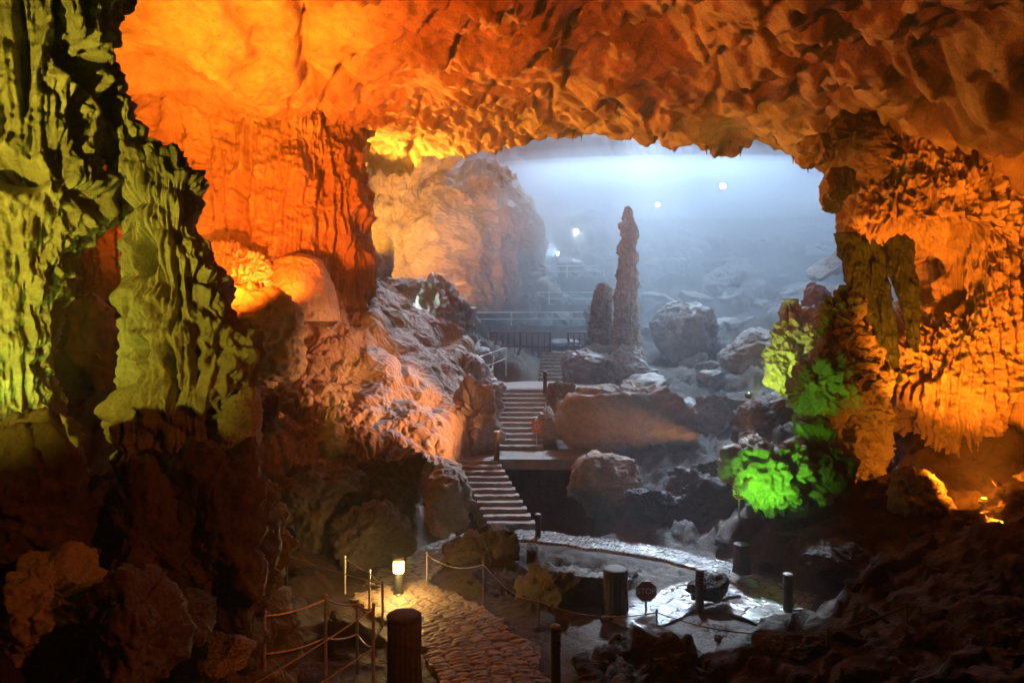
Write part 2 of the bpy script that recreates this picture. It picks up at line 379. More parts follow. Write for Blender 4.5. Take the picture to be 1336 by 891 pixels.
# ------------------------------------------------------------------ rock builders
def cubic(xs, ys, t):
    # monotone-ish smooth interpolation
    xs = np.array(xs, float); ys = np.array(ys, float)
    m = np.gradient(ys, xs); k = np.clip(np.searchsorted(xs, t)-1, 0, len(xs)-2)
    h = xs[k+1]-xs[k]; s = (t-xs[k])/h
    return (2*s**3-3*s**2+1)*ys[k]+(s**3-2*s**2+s)*h*m[k]+(-2*s**3+3*s**2)*ys[k+1]+(s**3-s**2)*h*m[k+1]
def column(name, rows, d, ratio=0.8, nt=260, nz=320, power=2.0, flute=0.15, fk=9, knob=0.1, ks=2.2, fine=0.05, broad=0.12, seed=0,
           mat='rock', pits=(), parent=None, lean=0.0, ry=None, strat=0.0, chip=0.0, fz=0.16):
    """a closed rock body through contour rows (py, left, right) of the photo at distance d, as deep as it is wide times ratio"""
    py = [r[0] for r in rows]; t = np.linspace(py[0], py[-1], nz)
    Lc = cubic(py, [r[1] for r in rows], t); Rc = cubic(py, [r[2] for r in rows], t)
    s = d/F; cx = ((Lc+Rc)/2-CX)*s; rx = np.maximum((Rc-Lc)/2*s, 0.01); zc = EYE+(CY-t)*s
    th = np.linspace(0, 2*np.pi, nt, endpoint=False)
    c, sn = np.cos(th), np.sin(th)
    e = 2.0/power
    cxx = np.sign(c)*np.abs(c)**e; syy = np.sign(sn)*np.abs(sn)**e
    ryy = rx*ratio if ry is None else np.minimum(rx, ry)
    Px = cx[:,None]+rx[:,None]*cxx[None,:]; Py = d+lean*(zc-zc[-1])[:,None]+ryy[:,None]*syy[None,:]+0*Px; Pz = zc[:,None]+0*Px
    P = np.stack([Px, Py, Pz], -1); n = -grid_normals(P, True)
    # make sure the normals look outward
    ctr = np.stack([cx, np.full(nz, d), zc], -1)[:,None,:]
    sg = np.sign(((P-ctr)*n).sum(-1, keepdims=True)); sg[sg == 0] = 1; n = n*sg
    p = P.reshape(-1, 3); size = float(np.median(rx))
    if flute:
        q = p*np.array([fk/3.0, fk/3.0, fz*fk/3.0]); wv = np.stack([perlin(p*0.8, seed+7), perlin(p*0.8, seed+8), 0*p[:,0]], 1)*0.4
        fl = ridged(q+wv, 2, seed+1, 0.45)*0.5
        fl = fl+0.22*ridged(q*np.array([2.9,2.9,2.2])+wv, 2, seed+15, 0.5)
        fl = fl*(0.45+0.9*np.clip(fbm(p*0.6, 2, seed+2)+0.5, 0, 1.2))
    else: fl = 0
    kb = lumps((p+0.15*np.stack([perlin(p*2, seed+4)]*3, 1))*ks, seed+3)-0.5 if knob else 0
    kb2 = (lumps(p*ks*2.3, seed+13)-0.5)*0.4 if knob else 0
    disp = flute*fl+knob*(kb+kb2)+broad*fbm(p*0.9/max(0.4, min(size, 2)), 3, seed+5)+fine*fbm(p*5.0, 4, seed+6)
    if strat: disp = disp+strat*perlin(p*np.array([0.5,0.5,4.0]), seed+9)
    if chip: disp = disp+chip*(chips(p*1.5, seed+31)+0.45*chips(p*3.6, seed+32))
    disp = disp-0.35*(knob+flute+broad)
    for (qx, qy, rpx, rpy, dep) in pits:
        ux = (p[:,0]/(d*0.96)*F+CX-qx)/rpx; uy = (CY-(p[:,2]-EYE)/d*F-qy)/rpy
        front = (n.reshape(-1,3)[:,1] < 0.25)
        ww = perlin(p*1.7, seed+20)*0.5
        disp = disp-dep*sstep(1.15, 0.55, np.hypot(ux, uy)+ww)*front
    endf = np.minimum(1, np.minimum(np.arange(nz), np.arange(nz)[::-1])/3.0)
    P = P+n*disp.reshape(nz, nt, 1)*endf[:,None,None]
    V = P.reshape(-1, 3); a = len(V); V = np.vstack([V, P[0].mean(0), P[-1].mean(0)])
    ex = [(a, (j+1) % nt, j) for j in range(nt)]+[(a+1, (nz-1)*nt+j, (nz-1)*nt+(j+1) % nt) for j in range(nt)]
    return link(name, quads_mesh(name, V, grid_faces(nz, nt, True), ex), M[mat], parent)
_ico = {}
def ico(sub):
    if sub not in _ico:
        bm = bmesh.new(); bmesh.ops.create_icosphere(bm, subdivisions=sub, radius=1)
        _ico[sub] = (np.array([v.co[:] for v in bm.verts]), np.array([tuple(v.index for v in f.verts) for f in bm.faces])); bm.free()
    return _ico[sub]
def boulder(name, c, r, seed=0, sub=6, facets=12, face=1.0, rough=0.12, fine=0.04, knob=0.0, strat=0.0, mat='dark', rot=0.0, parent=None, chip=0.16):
    """angular block: a box-like ball cut by random planes, then chipped and roughened; centre c, half sizes r"""
    V, Fc = ico(sub); rng = np.random.default_rng(seed+100)
    n = rng.normal(size=(facets, 3)); n /= np.linalg.norm(n, axis=1)[:,None]; dd = rng.uniform(0.55, 0.95, facets)
    rad = 1.0/(np.abs(V)**3.2).sum(1)**(1/3.2)
    wv = V+0.12*np.stack([perlin(V*1.7+seed, 1), perlin(V*1.7+seed, 2), perlin(V*1.7+seed, 3)], 1)
    for k in range(facets):
        dt = wv @ n[k]; rad = np.where(dt > 0.05, np.minimum(rad, dd[k]/np.maximum(dt, 0.05)), rad)
    rad = 1+(rad-1)*face
    rr = np.array(r, float); p = V*rad[:,None]; ext = np.abs(p).max(0); p = p/ext*rr[None,:]; s = float(np.mean(rr))
    q = p/s+seed*3.7
    w2 = q+0.10*np.stack([perlin(q*3, seed+11), perlin(q*3, seed+12), perlin(q*3, seed+13)], 1)
    disp = s*(rough*fbm(q*1.3, 4, seed)+fine*ridged(q*4, 3, seed+1)*0.7+fine*0.8*fbm(q*9, 4, seed+4))
    if chip: disp = disp+s*chip*(chips(w2*1.6, seed+5)*0.8+chips(w2*3.7, seed+6)*0.38+chips(w2*8, seed+7)*0.14)
    if knob: disp = disp+knob*s*(lumps(q*3.0, seed+2)-0.5)
    if strat: disp = disp+strat*s*perlin(q*np.array([0.6,0.6,7.0]), seed+3)
    p = p+V*disp[:,None]
    ca, sa = math.cos(rot), math.sin(rot)
    p = np.stack([p[:,0]*ca-p[:,1]*sa, p[:,0]*sa+p[:,1]*ca, p[:,2]], 1)
    o = link(name, fast_mesh(name, p, [Fc]), M[mat], parent); o.location = c
    return o
def brock(name, x0, y0, x1, y1, d, label, cat='boulder', depth=0.9, group=None, **k):
    """boulder filling a box of the photo at distance d (bottom sunk a little)"""
    a = W(x0, y0, d); b = W(x1, y1, d); w = (b.x-a.x)/2; h = (a.z-b.z)/2
    o = boulder(name, ((a.x+b.x)/2, d, (a.z+b.z)/2-0.05*h), (w*1.06, max(w*depth, 0.3*h), h*1.12), **k)
    return tag(o, label, cat, group)

# ---- left columns
tag(column('limestone_column', [(-130,-130,150),(-60,-120,150),(0,-120,135),(60,-115,122),(130,-115,108),(200,-115,112),(250,-115,128),(300,-112,108),(350,-112,84),(420,-112,64),(480,-115,60),(540,-130,68),(620,-150,92),(760,-170,110)], 9.0,
    ratio=0.7, flute=0.32, fk=13, fz=0.07, knob=0.14, ks=3.2, fine=0.08, broad=0.18, seed=11, mat='moss', nt=420, nz=420,
    pits=[(48,238,34,24,0.5),(122,215,10,40,0.35),(108,270,18,26,0.3),(48,90,7,80,0.3),(86,60,6,70,0.3),(95,95,16,26,0.35)]),
    'massive mossy yellow-green fluted limestone column at the left edge', 'rock column')
tag(column('limestone_column', [(-130,70,178),(-60,75,175),(0,82,168),(55,86,140),(90,80,148),(150,95,182),(190,120,215),(215,136,250),(300,152,266),(340,154,276),(380,156,290),(420,158,307),(465,158,332),(500,152,326),(540,150,305),(580,160,318),(640,150,345),(760,130,372),(900,120,385)], 9.7,
    ratio=0.75, flute=0.20, fz=0.10, fk=15, knob=0.34, ks=2.2, fine=0.05, broad=0.2, seed=23, mat='moss', nt=420, nz=460,
    pits=[(192,338,16,30,0.4),(128,205,12,30,0.3),(200,455,14,16,0.25),(112,100,20,20,0.3)]),
    'knobbly olive limestone column swelling downwards, right of the gap by the left edge', 'rock column')
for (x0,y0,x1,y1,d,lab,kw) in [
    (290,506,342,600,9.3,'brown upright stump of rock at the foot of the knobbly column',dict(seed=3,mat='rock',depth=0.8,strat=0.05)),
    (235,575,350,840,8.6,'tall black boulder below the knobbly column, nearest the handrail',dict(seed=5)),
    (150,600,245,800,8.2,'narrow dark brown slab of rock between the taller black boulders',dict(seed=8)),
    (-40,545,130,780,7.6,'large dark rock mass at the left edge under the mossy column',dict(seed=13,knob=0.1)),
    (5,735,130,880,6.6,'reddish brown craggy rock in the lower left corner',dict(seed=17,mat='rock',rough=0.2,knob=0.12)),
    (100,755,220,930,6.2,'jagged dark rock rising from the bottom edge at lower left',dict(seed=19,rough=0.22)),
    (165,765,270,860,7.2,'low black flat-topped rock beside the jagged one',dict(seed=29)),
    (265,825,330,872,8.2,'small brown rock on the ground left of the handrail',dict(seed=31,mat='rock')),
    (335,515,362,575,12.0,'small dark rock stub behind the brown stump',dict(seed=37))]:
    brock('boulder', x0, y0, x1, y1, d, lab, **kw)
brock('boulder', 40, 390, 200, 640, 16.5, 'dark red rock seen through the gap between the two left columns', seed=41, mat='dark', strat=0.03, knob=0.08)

# ---- flowstone curtain, mound and slope
tag(column('flowstone_curtain', [(60,20,440),(100,25,440),(125,30,452),(160,35,462),(220,45,470),(280,55,478),(340,60,485),(400,60,490),(470,55,498)], 26.0,
    ry=3.2, power=2.8, flute=0.75, fk=6.5, fz=0.05, knob=0.08, ks=1.6, fine=0.10, broad=0.35, seed=51, mat='curtain', nt=620, nz=380,
    pits=[(276,270,16,34,0.7),(330,330,26,26,0.4)]), 'tall orange fluted flowstone curtain hanging from the cave ceiling', 'flowstone curtain')
tag(column('stalagmite_cluster', [(318,275,300),(330,266,335),(350,258,348),(370,255,352),(392,258,356),(420,250,365)], 21.6,
    ratio=0.6, flute=0.30, fk=15, knob=0.22, ks=4.0, fine=0.06, seed=57, mat='curtain'), 'bright orange row of stubby stalagmites at the foot of the flowstone curtain', 'stalagmites')
tag(column('flowstone_mound', [(331,385,395),(336,368,412),(348,355,424),(365,348,432),(385,345,438),(420,340,445)], 22.6, ratio=0.9, flute=0.05, fk=9, knob=0.03, ks=3, fine=0.03, broad=0.05, seed=59, mat='flow'),
    'smooth glowing orange dome of flowstone before the curtain', 'flowstone mound')
brock('boulder', 268, 378, 402, 500, 18.4, 'brown rounded boulder in shade below the orange stalagmites', depth=0.6, seed=61, mat='rock', face=0.5)
# the flowstone slope as one lobed sheet
def slope_sheet():
    CP = np.array([tuple(W(*q)) for q in [(430,372,24.5),(470,395,24.8),(520,420,25.5),(560,450,25.5),(400,400,22.5),(440,430,22.5),(500,455,22.8),(550,490,23),(600,520,23.2),
        (330,480,20),(400,470,20.6),(470,490,21),(540,520,21.4),(610,560,21.8),(330,540,18.6),(420,540,18.8),(500,560,19.3),(570,580,20),(625,592,21),
        (335,590,17.6),(430,600,17.9),(520,605,18.6),(590,612,19.6),(630,618,20.6),(350,640,17.0),(450,650,17.3),(540,650,18)]])
    n = len(CP); D = np.sqrt(((CP[:,None,:2]-CP[None,:,:2])**2).sum(-1)+0.3)
    A = np.zeros((n+3,n+3)); A[:n,:n] = D-np.eye(n)*0.05; A[:n,n] = 1; A[:n,n+1:] = CP[:,:2]; A[n,:n] = 1; A[n+1:,:n] = CP[:,:2].T
    w = np.linalg.solve(A, np.concatenate([CP[:,2],[0,0,0]]))
    h, wd_ = 420, 420
    xs = np.linspace(-8.2, -0.9, wd_); ys = np.linspace(16.8, 27.0, h); X, Y = np.meshgrid(xs, ys)
    Z = sum(w[k]*np.sqrt((X-CP[k,0])**2+(Y-CP[k,1])**2+0.3) for k in range(n))+w[n]+w[n+1]*X+w[n+2]*Y
    Z = Z-3.0*sstep(-1.9, -0.9, X+0.35*np.sin(Y*1.3))-2.5*sstep(17.7, 16.8, Y)-3*sstep(-7.7, -8.2, X)
    P = np.stack([X,Y,Z],-1); nrm = grid_normals(P); nrm *= np.sign(nrm[...,2:3])
    p = P.reshape(-1,3); wv = np.stack([perlin(p*0.9,71),perlin(p*0.9,72),perlin(p*0.9,73)],1)*0.35
    up = sstep(19.5, 22, p[:,1])
    l1 = lumps((p+wv)*np.array([0.85,0.6,0.75]), 74); l2 = lumps((p+wv)*np.array([2.4,1.5,2.2]), 75); l3 = lumps((p+wv)*np.array([5.5,3.8,5.0]), 76)
    disp = l1*0.46*up+l1*0.22*(1-up)+0.05*ridged((p+wv)*np.array([1.6,1.6,0.6]), 3, 79)+0.03*ridged((p+wv)*np.array([4.5,4.5,1.6]), 2, 80)+l2*(0.07+0.13*(1-up))+l3*0.09*(1-up)+fbm(p*3,3,77)*0.05*(1.2-up)+fbm(p*0.5,3,78)*0.3-0.3
    P = P+nrm*disp.reshape(h,wd_,1)
    return link('flowstone_slope', quads_mesh('flowstone_slope', P.reshape(-1,3), grid_faces(h,wd_)), M['flow'])
tag(slope_sheet(), 'wide lobed flowstone slope running down to the lower stair', 'flowstone slope')

# ---- big dome and alcove at the far left
tag(column('flowstone_dome', [(211,606,636),(218,580,656),(238,548,680),(268,522,698),(300,508,708),(340,503,716),(385,496,728),(450,490,745)], 47.0, ratio=0.85, flute=0.35, fk=2.6, knob=0.25, ks=0.7, fine=0.12, broad=0.7, seed=81, mat='flow', nt=360, nz=300),
    'huge rounded dome of orange and white rock in the far chamber', 'rock dome')
tag(column('alcove_wall', [(120,330,560),(205,380,600),(235,400,560),(270,410,540),(330,420,530),(400,430,530),(460,430,540)], 44.0, ry=2.5, flute=0.5, fk=1.6, knob=0.2, ks=0.8, fine=0.15, broad=0.8, seed=87, mat='flow', nt=320, nz=260),
    'glowing yellow rock wall in the alcove beside the dome', 'rock wall')
brock('rock_mound', 575, 345, 735, 430, 45.0, 'low reddish mound of rock before the far dome', 'mound', seed=91, mat='flow', face=0.35, rough=0.15, knob=0.12, depth=0.5)
brock('boulder', 488, 358, 575, 420, 30.0, 'dark grey boulder beside the white lamp under the curtain', seed=93, mat='grey')
brock('boulder', 535, 372, 612, 480, 29.0, 'pale green crusted boulder right of the dark grey one', seed=95, mat='grey', rough=0.25, fine=0.1, knob=0.2)
brock('boulder', 480, 300, 512, 372, 32.0, 'pale rounded rock column behind the edge of the curtain', 'rock column', seed=97, mat='flow', face=0.4)

# ---- tower stalagmite
tag(column('stalagmite_tower', [(269,818,822),(276,814,826),(288,811,827),(296,808,830),(306,810,832),(325,806,830),(338,808,833),(352,804,831),(368,805,834),(385,802,831),(405,803,833),(425,799,832),(440,798,836),(458,793,838),(480,784,846),(510,765,868)], 33.0, ratio=0.95, flute=0.10, fz=0.1, fk=14, knob=0.12, ks=3.4, fine=0.06, broad=0.10, seed=101, mat='rock', nt=200, nz=420, strat=0.07),
    'tall thin knobbly stalagmite tower standing in the misty chamber', 'stalagmite')
tag(column('stalagmite', [(369,782,792),(378,775,797),(400,770,800),(440,766,803),(480,760,808),(505,755,815)], 34.0, ratio=0.9, flute=0.12, fk=8, knob=0.1, ks=2.5, fine=0.05, seed=103, mat='grey', nt=160, nz=160),
    'short dark stalagmite close against the left of the tower', 'stalagmite')
brock('boulder', 735, 452, 850, 520, 32.2, 'grey mound of rock at the foot of the stalagmite tower', 'mound', seed=105, mat='grey', face=0.5)

# ---- middle and far boulders
for (x0,y0,x1,y1,d,lab,kw) in [
    (732,500,905,625,23.5,'big flat-topped brown boulder right of the upper stair',dict(seed=111,mat='rock',strat=0.05,depth=0.6)),
    (748,598,832,672,19.3,'rounded brown boulder in front of the big flat-topped one',dict(seed=113,mat='rock')),
    (850,404,945,490,37.5,'steep faceted boulder with a white rim, right of the stalagmite tower',dict(seed=115,mat='grey',facets=9,face=1.0)),
    (915,345,990,440,48,'pointed blue boulder high in the mist',dict(seed=117,mat='grey',facets=8,face=1.0)),
    (835,340,905,415,50,'rounded blue boulder behind the faceted one',dict(seed=119,mat='grey')),
    (945,425,1050,500,34,'broad dark boulder left of the yellow-green rock',dict(seed=121,mat='grey',facets=9)),
    (905,515,970,575,27,'small grey boulder with a white top in the middle rubble',dict(seed=123,mat='grey')),
    (905,596,962,650,19.6,'brown rock wedged behind the neon green rock and the rubble',dict(seed=163,mat='dark')),
    (800,632,866,684,18.2,'low wet rock at the right edge of the black hollow',dict(seed=165,mat='ground')),
    (940,520,1045,600,21.5,'squat brown boulder behind the bright green rock',dict(seed=125,mat='dark')),
    (1000,380,1110,430,44,'long low boulder far back at the right of the chamber',dict(seed=127,mat='grey')),
    (760,390,790,430,40,'small pale boulder on the far terrace',dict(seed=129,mat='grey')),
    (715,500,750,540,26,'small brown boulder beside the top of the upper stair',dict(seed=131,mat='dark')),
    (700,535,735,575,24.2,'crusty white-edged rock at the right side of the upper stair',dict(seed=133,mat='grey',rough=0.25)),
    (592,500,652,598,22.6,'crusty dark rock between the flowstone slope and the middle steps',dict(seed=134,mat='grey',rough=0.25,chip=0.25)),
    (580,470,655,560,25.6,'dark craggy rock at the left side of the upper stair',dict(seed=135,mat='grey',rough=0.25)),
    (516,602,606,712,18.8,'reddish brown boulder left of the lower stair',dict(seed=137,mat='rock',rough=0.16)),
    (466,588,550,692,17.0,'upright brown boulder between the flowstone slope and the path bend',dict(seed=138,mat='dark',chip=0.22)),
    (345,607,468,705,16,'brown boulder behind the round dark sign',dict(seed=139,mat='dark',rough=0.18)),
    (440,655,532,730,15.3,'brown broken boulder between the round sign and the lamp post',dict(seed=141,mat='dark',rough=0.2)),
    (583,690,672,742,15.8,'low rounded boulder at the bend of the path below the stair',dict(seed=143,mat='dark')),
    (672,733,815,812,13.3,'long dark hump of rock beside the tree-stump bin',dict(seed=145,mat='dark',depth=0.6)),
    (898,748,950,780,13.0,'small dark rock island between the two wet paths',dict(seed=147,mat='ground',depth=0.7)),
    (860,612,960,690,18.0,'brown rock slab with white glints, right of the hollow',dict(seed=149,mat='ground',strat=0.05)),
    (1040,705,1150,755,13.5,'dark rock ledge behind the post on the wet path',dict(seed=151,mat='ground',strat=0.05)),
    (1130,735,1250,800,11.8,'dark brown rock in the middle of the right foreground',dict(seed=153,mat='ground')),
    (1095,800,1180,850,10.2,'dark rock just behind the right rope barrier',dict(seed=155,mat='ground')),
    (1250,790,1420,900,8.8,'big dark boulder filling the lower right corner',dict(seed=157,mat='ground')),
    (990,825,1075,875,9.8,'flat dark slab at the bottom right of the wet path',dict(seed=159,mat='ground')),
    (740,840,960,940,10.2,'broad dark hump of rock along the bottom edge',dict(seed=161,mat='ground',depth=0.5))]:
    brock('boulder', x0, y0, x1, y1, d, lab, **kw)

# ---- right side
PR = 17.2
rc = column('limestone_column', [(180,1150,1500),(235,1135,1500),(275,1112,1490),(300,1118,1480),(330,1180,1480),(400,1190,1470),(450,1165,1460),(500,1150,1450),(560,1160,1440),(600,1165,1440),(640,1165,1460),(690,1150,1480)], PR+2.0,
    ry=2.3, power=2.4, flute=0.5, fk=14, fz=0.045, knob=0.17, ks=2.6, fine=0.12, broad=0.3, chip=0.05, seed=171, mat='curtain', nt=620, nz=460,
    pits=[(1234,362,20,56,0.75),(1298,368,13,34,0.5),(1190,480,14,18,0.4),(1278,565,7,55,0.3),(1325,500,6,80,0.35)])
tag(rc, 'glowing orange column of dripping limestone at the right edge', 'rock column')
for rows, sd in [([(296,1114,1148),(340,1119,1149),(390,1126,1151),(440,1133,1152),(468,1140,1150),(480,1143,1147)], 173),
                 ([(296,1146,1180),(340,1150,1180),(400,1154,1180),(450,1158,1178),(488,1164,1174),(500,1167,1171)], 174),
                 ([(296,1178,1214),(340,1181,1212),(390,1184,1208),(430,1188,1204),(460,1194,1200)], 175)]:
    dr = column('drapery', rows, PR+0.6, lean=0.30, ratio=0.8, flute=0.20, fz=0.02, fk=13, knob=0.02, ks=3, fine=0.025, broad=0.06, seed=sd, mat='algae_shade', nt=160, nz=220, parent=rc)
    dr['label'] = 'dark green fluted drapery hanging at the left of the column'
tag(column('rock_overhang', [(140,1095,1130),(165,1068,1170),(190,1050,1205),(215,1066,1232),(240,1085,1250),(262,1102,1252),(282,1125,1235),(292,1150,1210)], PR+2.4, ratio=0.75, flute=0.0, knob=0.2, ks=1.2, fine=0.09, broad=0.3, seed=177, mat='dark', nt=300, nz=200),
    'dark brown rock overhang bulging from the ceiling above the orange column', 'rock overhang')
brock('hanging_rock', 1072, 222, 1112, 272, PR+0.6, 'small green-lit pendant rock at the corner of the arch', 'hanging rock', seed=179, mat='moss')
brock('hanging_rock', 1046, 180, 1092, 215, PR+1.2, 'mossy knob of rock under the right end of the arch', 'hanging rock', seed=181, mat='moss')
tag(column('rock_pinnacle', [(372,1095,1112),(385,1078,1128),(420,1068,1140),(460,1066,1150),(500,1050,1158),(560,1042,1165),(620,1060,1170),(660,1060,1180)], PR+0.3, ratio=0.7, flute=0.08, fk=9, knob=0.25, ks=2.6, fine=0.10, broad=0.3, chip=0.14, seed=183, mat='moss', nt=320, nz=320),
    'green-lit craggy pinnacle with a dark pointed top, left of the orange column', 'rock pinnacle')
brock('boulder', 1034, 455, 1110, 560, PR-0.1, 'mossy green lump of rock leaning on the pinnacle', seed=185, mat='moss', knob=0.25, chip=0.28, rough=0.2, fine=0.08)
brock('boulder', 1036, 552, 1112, 640, PR-1.0, 'black boulder in shadow behind the bright green rock', seed=187, mat='dark')
brock('boulder', 955, 572, 1050, 655, PR-0.9, 'bright neon green lit rock low beside the wet ground', seed=189, mat='rock', rough=0.25, fine=0.09, knob=0.25, chip=0.3, facets=9)
brock('boulder', 1040, 605, 1095, 655, PR-0.9, 'small green lit rock to the right of the neon green one', seed=191, mat='rock', rough=0.2, knob=0.15)
tag(column('rock_spur', [(390,1020,1042),(405,1015,1075),(430,1012,1085),(460,1000,1082),(490,996,1078),(520,1012,1075),(570,1015,1080)], 24.0, ratio=0.6, flute=0.0, knob=0.35, ks=2.2, fine=0.12, broad=0.3, seed=193, mat='rock'),
    'pale yellow-green lit rock spur behind the craggy pinnacle', 'rock spur')
brock('boulder', 1050, 372, 1090, 430, 27.0, 'brown pointed rock behind the yellow-green spur', seed=195, mat='grey')
brock('rock_ledge', 1062, 328, 1150, 350, 40.0, 'pale ledge of rock jutting out far behind the green drapery', 'rock ledge', seed=197, mat='flow', facets=7, chip=0.08).rotation_euler = (0, R(-24), 0)
for (x0,y0,x1,y1,d,lab,kw) in [
    (1160,612,1235,690,14.9,'orange lit rock at the foot of the glowing column, nearest the dark slope',dict(seed=201,mat='rock',rough=0.2,knob=0.1)),
    (1320,600,1400,665,15.2,'yellow lit rock behind the floodlight at the right edge',dict(seed=203,mat='rock',rough=0.2,knob=0.15)),
    (1292,648,1380,700,13.0,'dark rock shielding the floodlight at the right edge',dict(seed=205,mat='dark'))]:
    brock('boulder', x0, y0, x1, y1, d, lab, **kw)

# small loose rubble of the far chamber and the floor
rng = random.Random(5)
protos = [boulder('loose_rock', (0,0,0), (1,0.9,0.7), seed=300+k, sub=4, mat='grey', rough=0.2) for k in range(4)]
n = 0
while n < 110:
    y = rng.uniform(24, 58); x = rng.uniform(-0.16, 0.5)*y
    if 23 < y < 39 and -1.5 < x < 4.6: continue
    src = protos[n % 4]
    if n < 4: o = src
    else: o = src.copy(); COL.objects.link(o)
    s = rng.uniform(0.25, 0.9)*(0.6+y/60)
    o.location = (x, y, gz(x, y)+s*0.2); o.scale = (s*rng.uniform(.8,1.4), s, s*rng.uniform(.6,1.1)); o.rotation_euler = (rng.uniform(-.3,.3), rng.uniform(-.3,.3), rng.uniform(0,6.3))
    tag(o, 'loose grey rock lying in the rubble of the misty far chamber', 'rock', 'loose rocks in the far chamber'); n += 1
protos = [boulder('loose_stone', (0,0,0), (1,0.9,0.6), seed=320+k, sub=4, mat='ground', rough=0.25) for k in range(4)]
n = 0
while n < 90:
    y = rng.uniform(8.5, 19); x = rng.uniform(-0.4, 0.75)*y
    if float(path_dist(np.array([x]), np.array([y]))[0]) < 0.35 or (17.5 < y and -2 < x < 2): continue
    o = protos[n] if n < 4 else protos[n % 4].copy()
    if n >= 4: COL.objects.link(o)
    s = rng.uniform(0.06, 0.22)
    o.location = (x, y, gz(x, y)+s*0.15); o.scale = (s*rng.uniform(.9,1.7), s*rng.uniform(.8,1.3), s); o.rotation_euler = (rng.uniform(-.3,.3), rng.uniform(-.3,.3), rng.uniform(0,6.3))
    tag(o, 'loose brown stone lying on the dark cave floor beside the paths', 'stone', 'loose stones on the cave floor'); n += 1

# small stalactites along the arch
pr = None
for k in range(22):
    x = rng.uniform(-1, 11.5); j = int(np.argmin(np.abs(ux-x))); i = int(np.argmin(np.abs(yv-(float(lip(np.array(x)))-rng.uniform(0.0, 0.9)))))
    q = CEIL[i, j]
    if pr is None:
        bm = bmesh.new(); bm_lathe(bm, [(0.004,-1.0),(0.05,-0.8),(0.10,-0.5),(0.2,-0.15),(0.42,0.15)], 10); pr = o = from_bm('stalactite', bm, M['dark'], smooth=True)
    else: o = pr.copy(); COL.objects.link(o)
    s = rng.uniform(0.12, 0.42); o.location = q; o.scale = (s*0.8, s*0.8, s); o.rotation_euler = (rng.uniform(-.1,.1), rng.uniform(-.1,.1), 0)
    tag(o, 'small dark stalactite hanging along the lip of the arch', 'stalactite', 'stalactites along the arch')

# ------------------------------------------------------------------ paths
def ribbon(name, P, hw, mat, z=0.03, cell=2.6, wob=0.3, seed=0):
    t = np.gradient(P, axis=0); t /= np.linalg.norm(t, axis=1)[:,None]; nrm = np.stack([-t[:,1], t[:,0]], 1)
    s = np.concatenate([[0], np.cumsum(np.linalg.norm(np.diff(P, axis=0), axis=1))])
    m = int(s[-1]/0.022)+2; ss = np.linspace(0, s[-1], m)
    Px = np.interp(ss, s, P[:,0]); Py = np.interp(ss, s, P[:,1]); Nx = np.interp(ss, s, nrm[:,0]); Ny = np.interp(ss, s, nrm[:,1])
    w = 90; u = np.linspace(-1, 1, w)
    edge = hw*(1+wob*np.stack([perlin(np.stack([ss*1.6, 0*ss+side*9, 0*ss], 1), seed)+0.5*perlin(np.stack([ss*6, 0*ss+side*5, 0*ss], 1), seed+3) for side in (0, 1)], 1))
    off = np.where(u[None,:] < 0, u[None,:]*edge[:,:1], u[None,:]*edge[:,1:])
    X = Px[:,None]+Nx[:,None]*off; Y = Py[:,None]+Ny[:,None]*off
    sw = np.repeat(ss[:,None], w, 1).ravel(); sw = sw+0.10*perlin(np.stack([sw*0.8, off.ravel()*1.2, 0*sw], 1), seed+5)
    q = np.stack([sw*cell, off.ravel()*cell*0.36, 0*off.ravel()], 1)
    f1, f2 = worley(q*np.array([1,1,0])+np.array([0,0,0.5]), seed, 0.6)
    stone = sstep(0.0, 0.30, f2-f1)
    cellh = fbm(q*0.9, 2, seed+1)*0.02
    zz = z+stone*(0.022 if cell > 8 else 0.011)+cellh+fbm(np.stack([X.ravel(),Y.ravel(),0*X.ravel()],1)*5, 3, seed+2)*0.012-0.045
    zz = zz.reshape(m, w); zz[:, 0] -= 0.3; zz[:, -1] -= 0.3; zz[0] -= 0.0
    V = np.stack([X, Y, zz], -1).reshape(-1, 3)
    o = link(name, quads_mesh(name, V, grid_faces(m, w)[:, ::-1]), mat)
    at = o.data.attributes.new('joint', 'FLOAT', 'POINT'); at.data.foreach_set('value', (1-sstep(0.0, 0.2, f2-f1)).astype(np.float32))
    return tag(o, kind='structure')
for k, ((P, hw), mat, z) in enumerate(zip(LINES, ['paving','wet','wet','wet','wet'], [0.075, 0.070, 0.078, 0.064, 0.06])):
    ribbon('stone_path' if k == 0 else 'wet_path', P, hw, M[mat], z, cell=9.5 if k == 0 else 7.5, seed=400+k)

# ------------------------------------------------------------------ stairs and landings
def stair(name, x0, y0, z0, x1, y1, z1, n, w, label):
    root = empty(name, (x0, y0, z0)); tag(root, label, 'staircase')
    for k in range(n):
        t = (k+1)/n; x = x0+(x1-x0)*(k+0.5)/n; yb = y0+(y1-y0)*k/n; z = z0+(z1-z0)*t; run = (y1-y0)/n
        bm = bmesh.new(); bm_box(bm, (x-x0, yb+run*0.62-y0, (z-z0)-0.35), (w, run*1.3, 0.7))
        bmesh.ops.bevel(bm, geom=list(bm.edges), offset=0.02, segments=2, affect='EDGES')
        bmesh.ops.subdivide_edges(bm, edges=[e for e in bm.edges if e.calc_length() > 0.5], cuts=14, use_grid_fill=True)
        for v in bm.verts:
            v.co += Vector((random.uniform(-.006,.006), random.uniform(-.008,.008), random.uniform(-.008,.008)))
        from_bm('step', bm, M['step'], root)
    return root
stair('stone_staircase', 0.02, 18.2, 0.04, -1.12, 21.5, 1.30, 11, 1.3, 'lower flight of stone steps rising from the wet path')
stair('stone_staircase', 0.18, 23.1, 1.32, 0.52, 28.0, 3.06, 12, 1.7, 'middle flight of stone steps behind the flat landing')
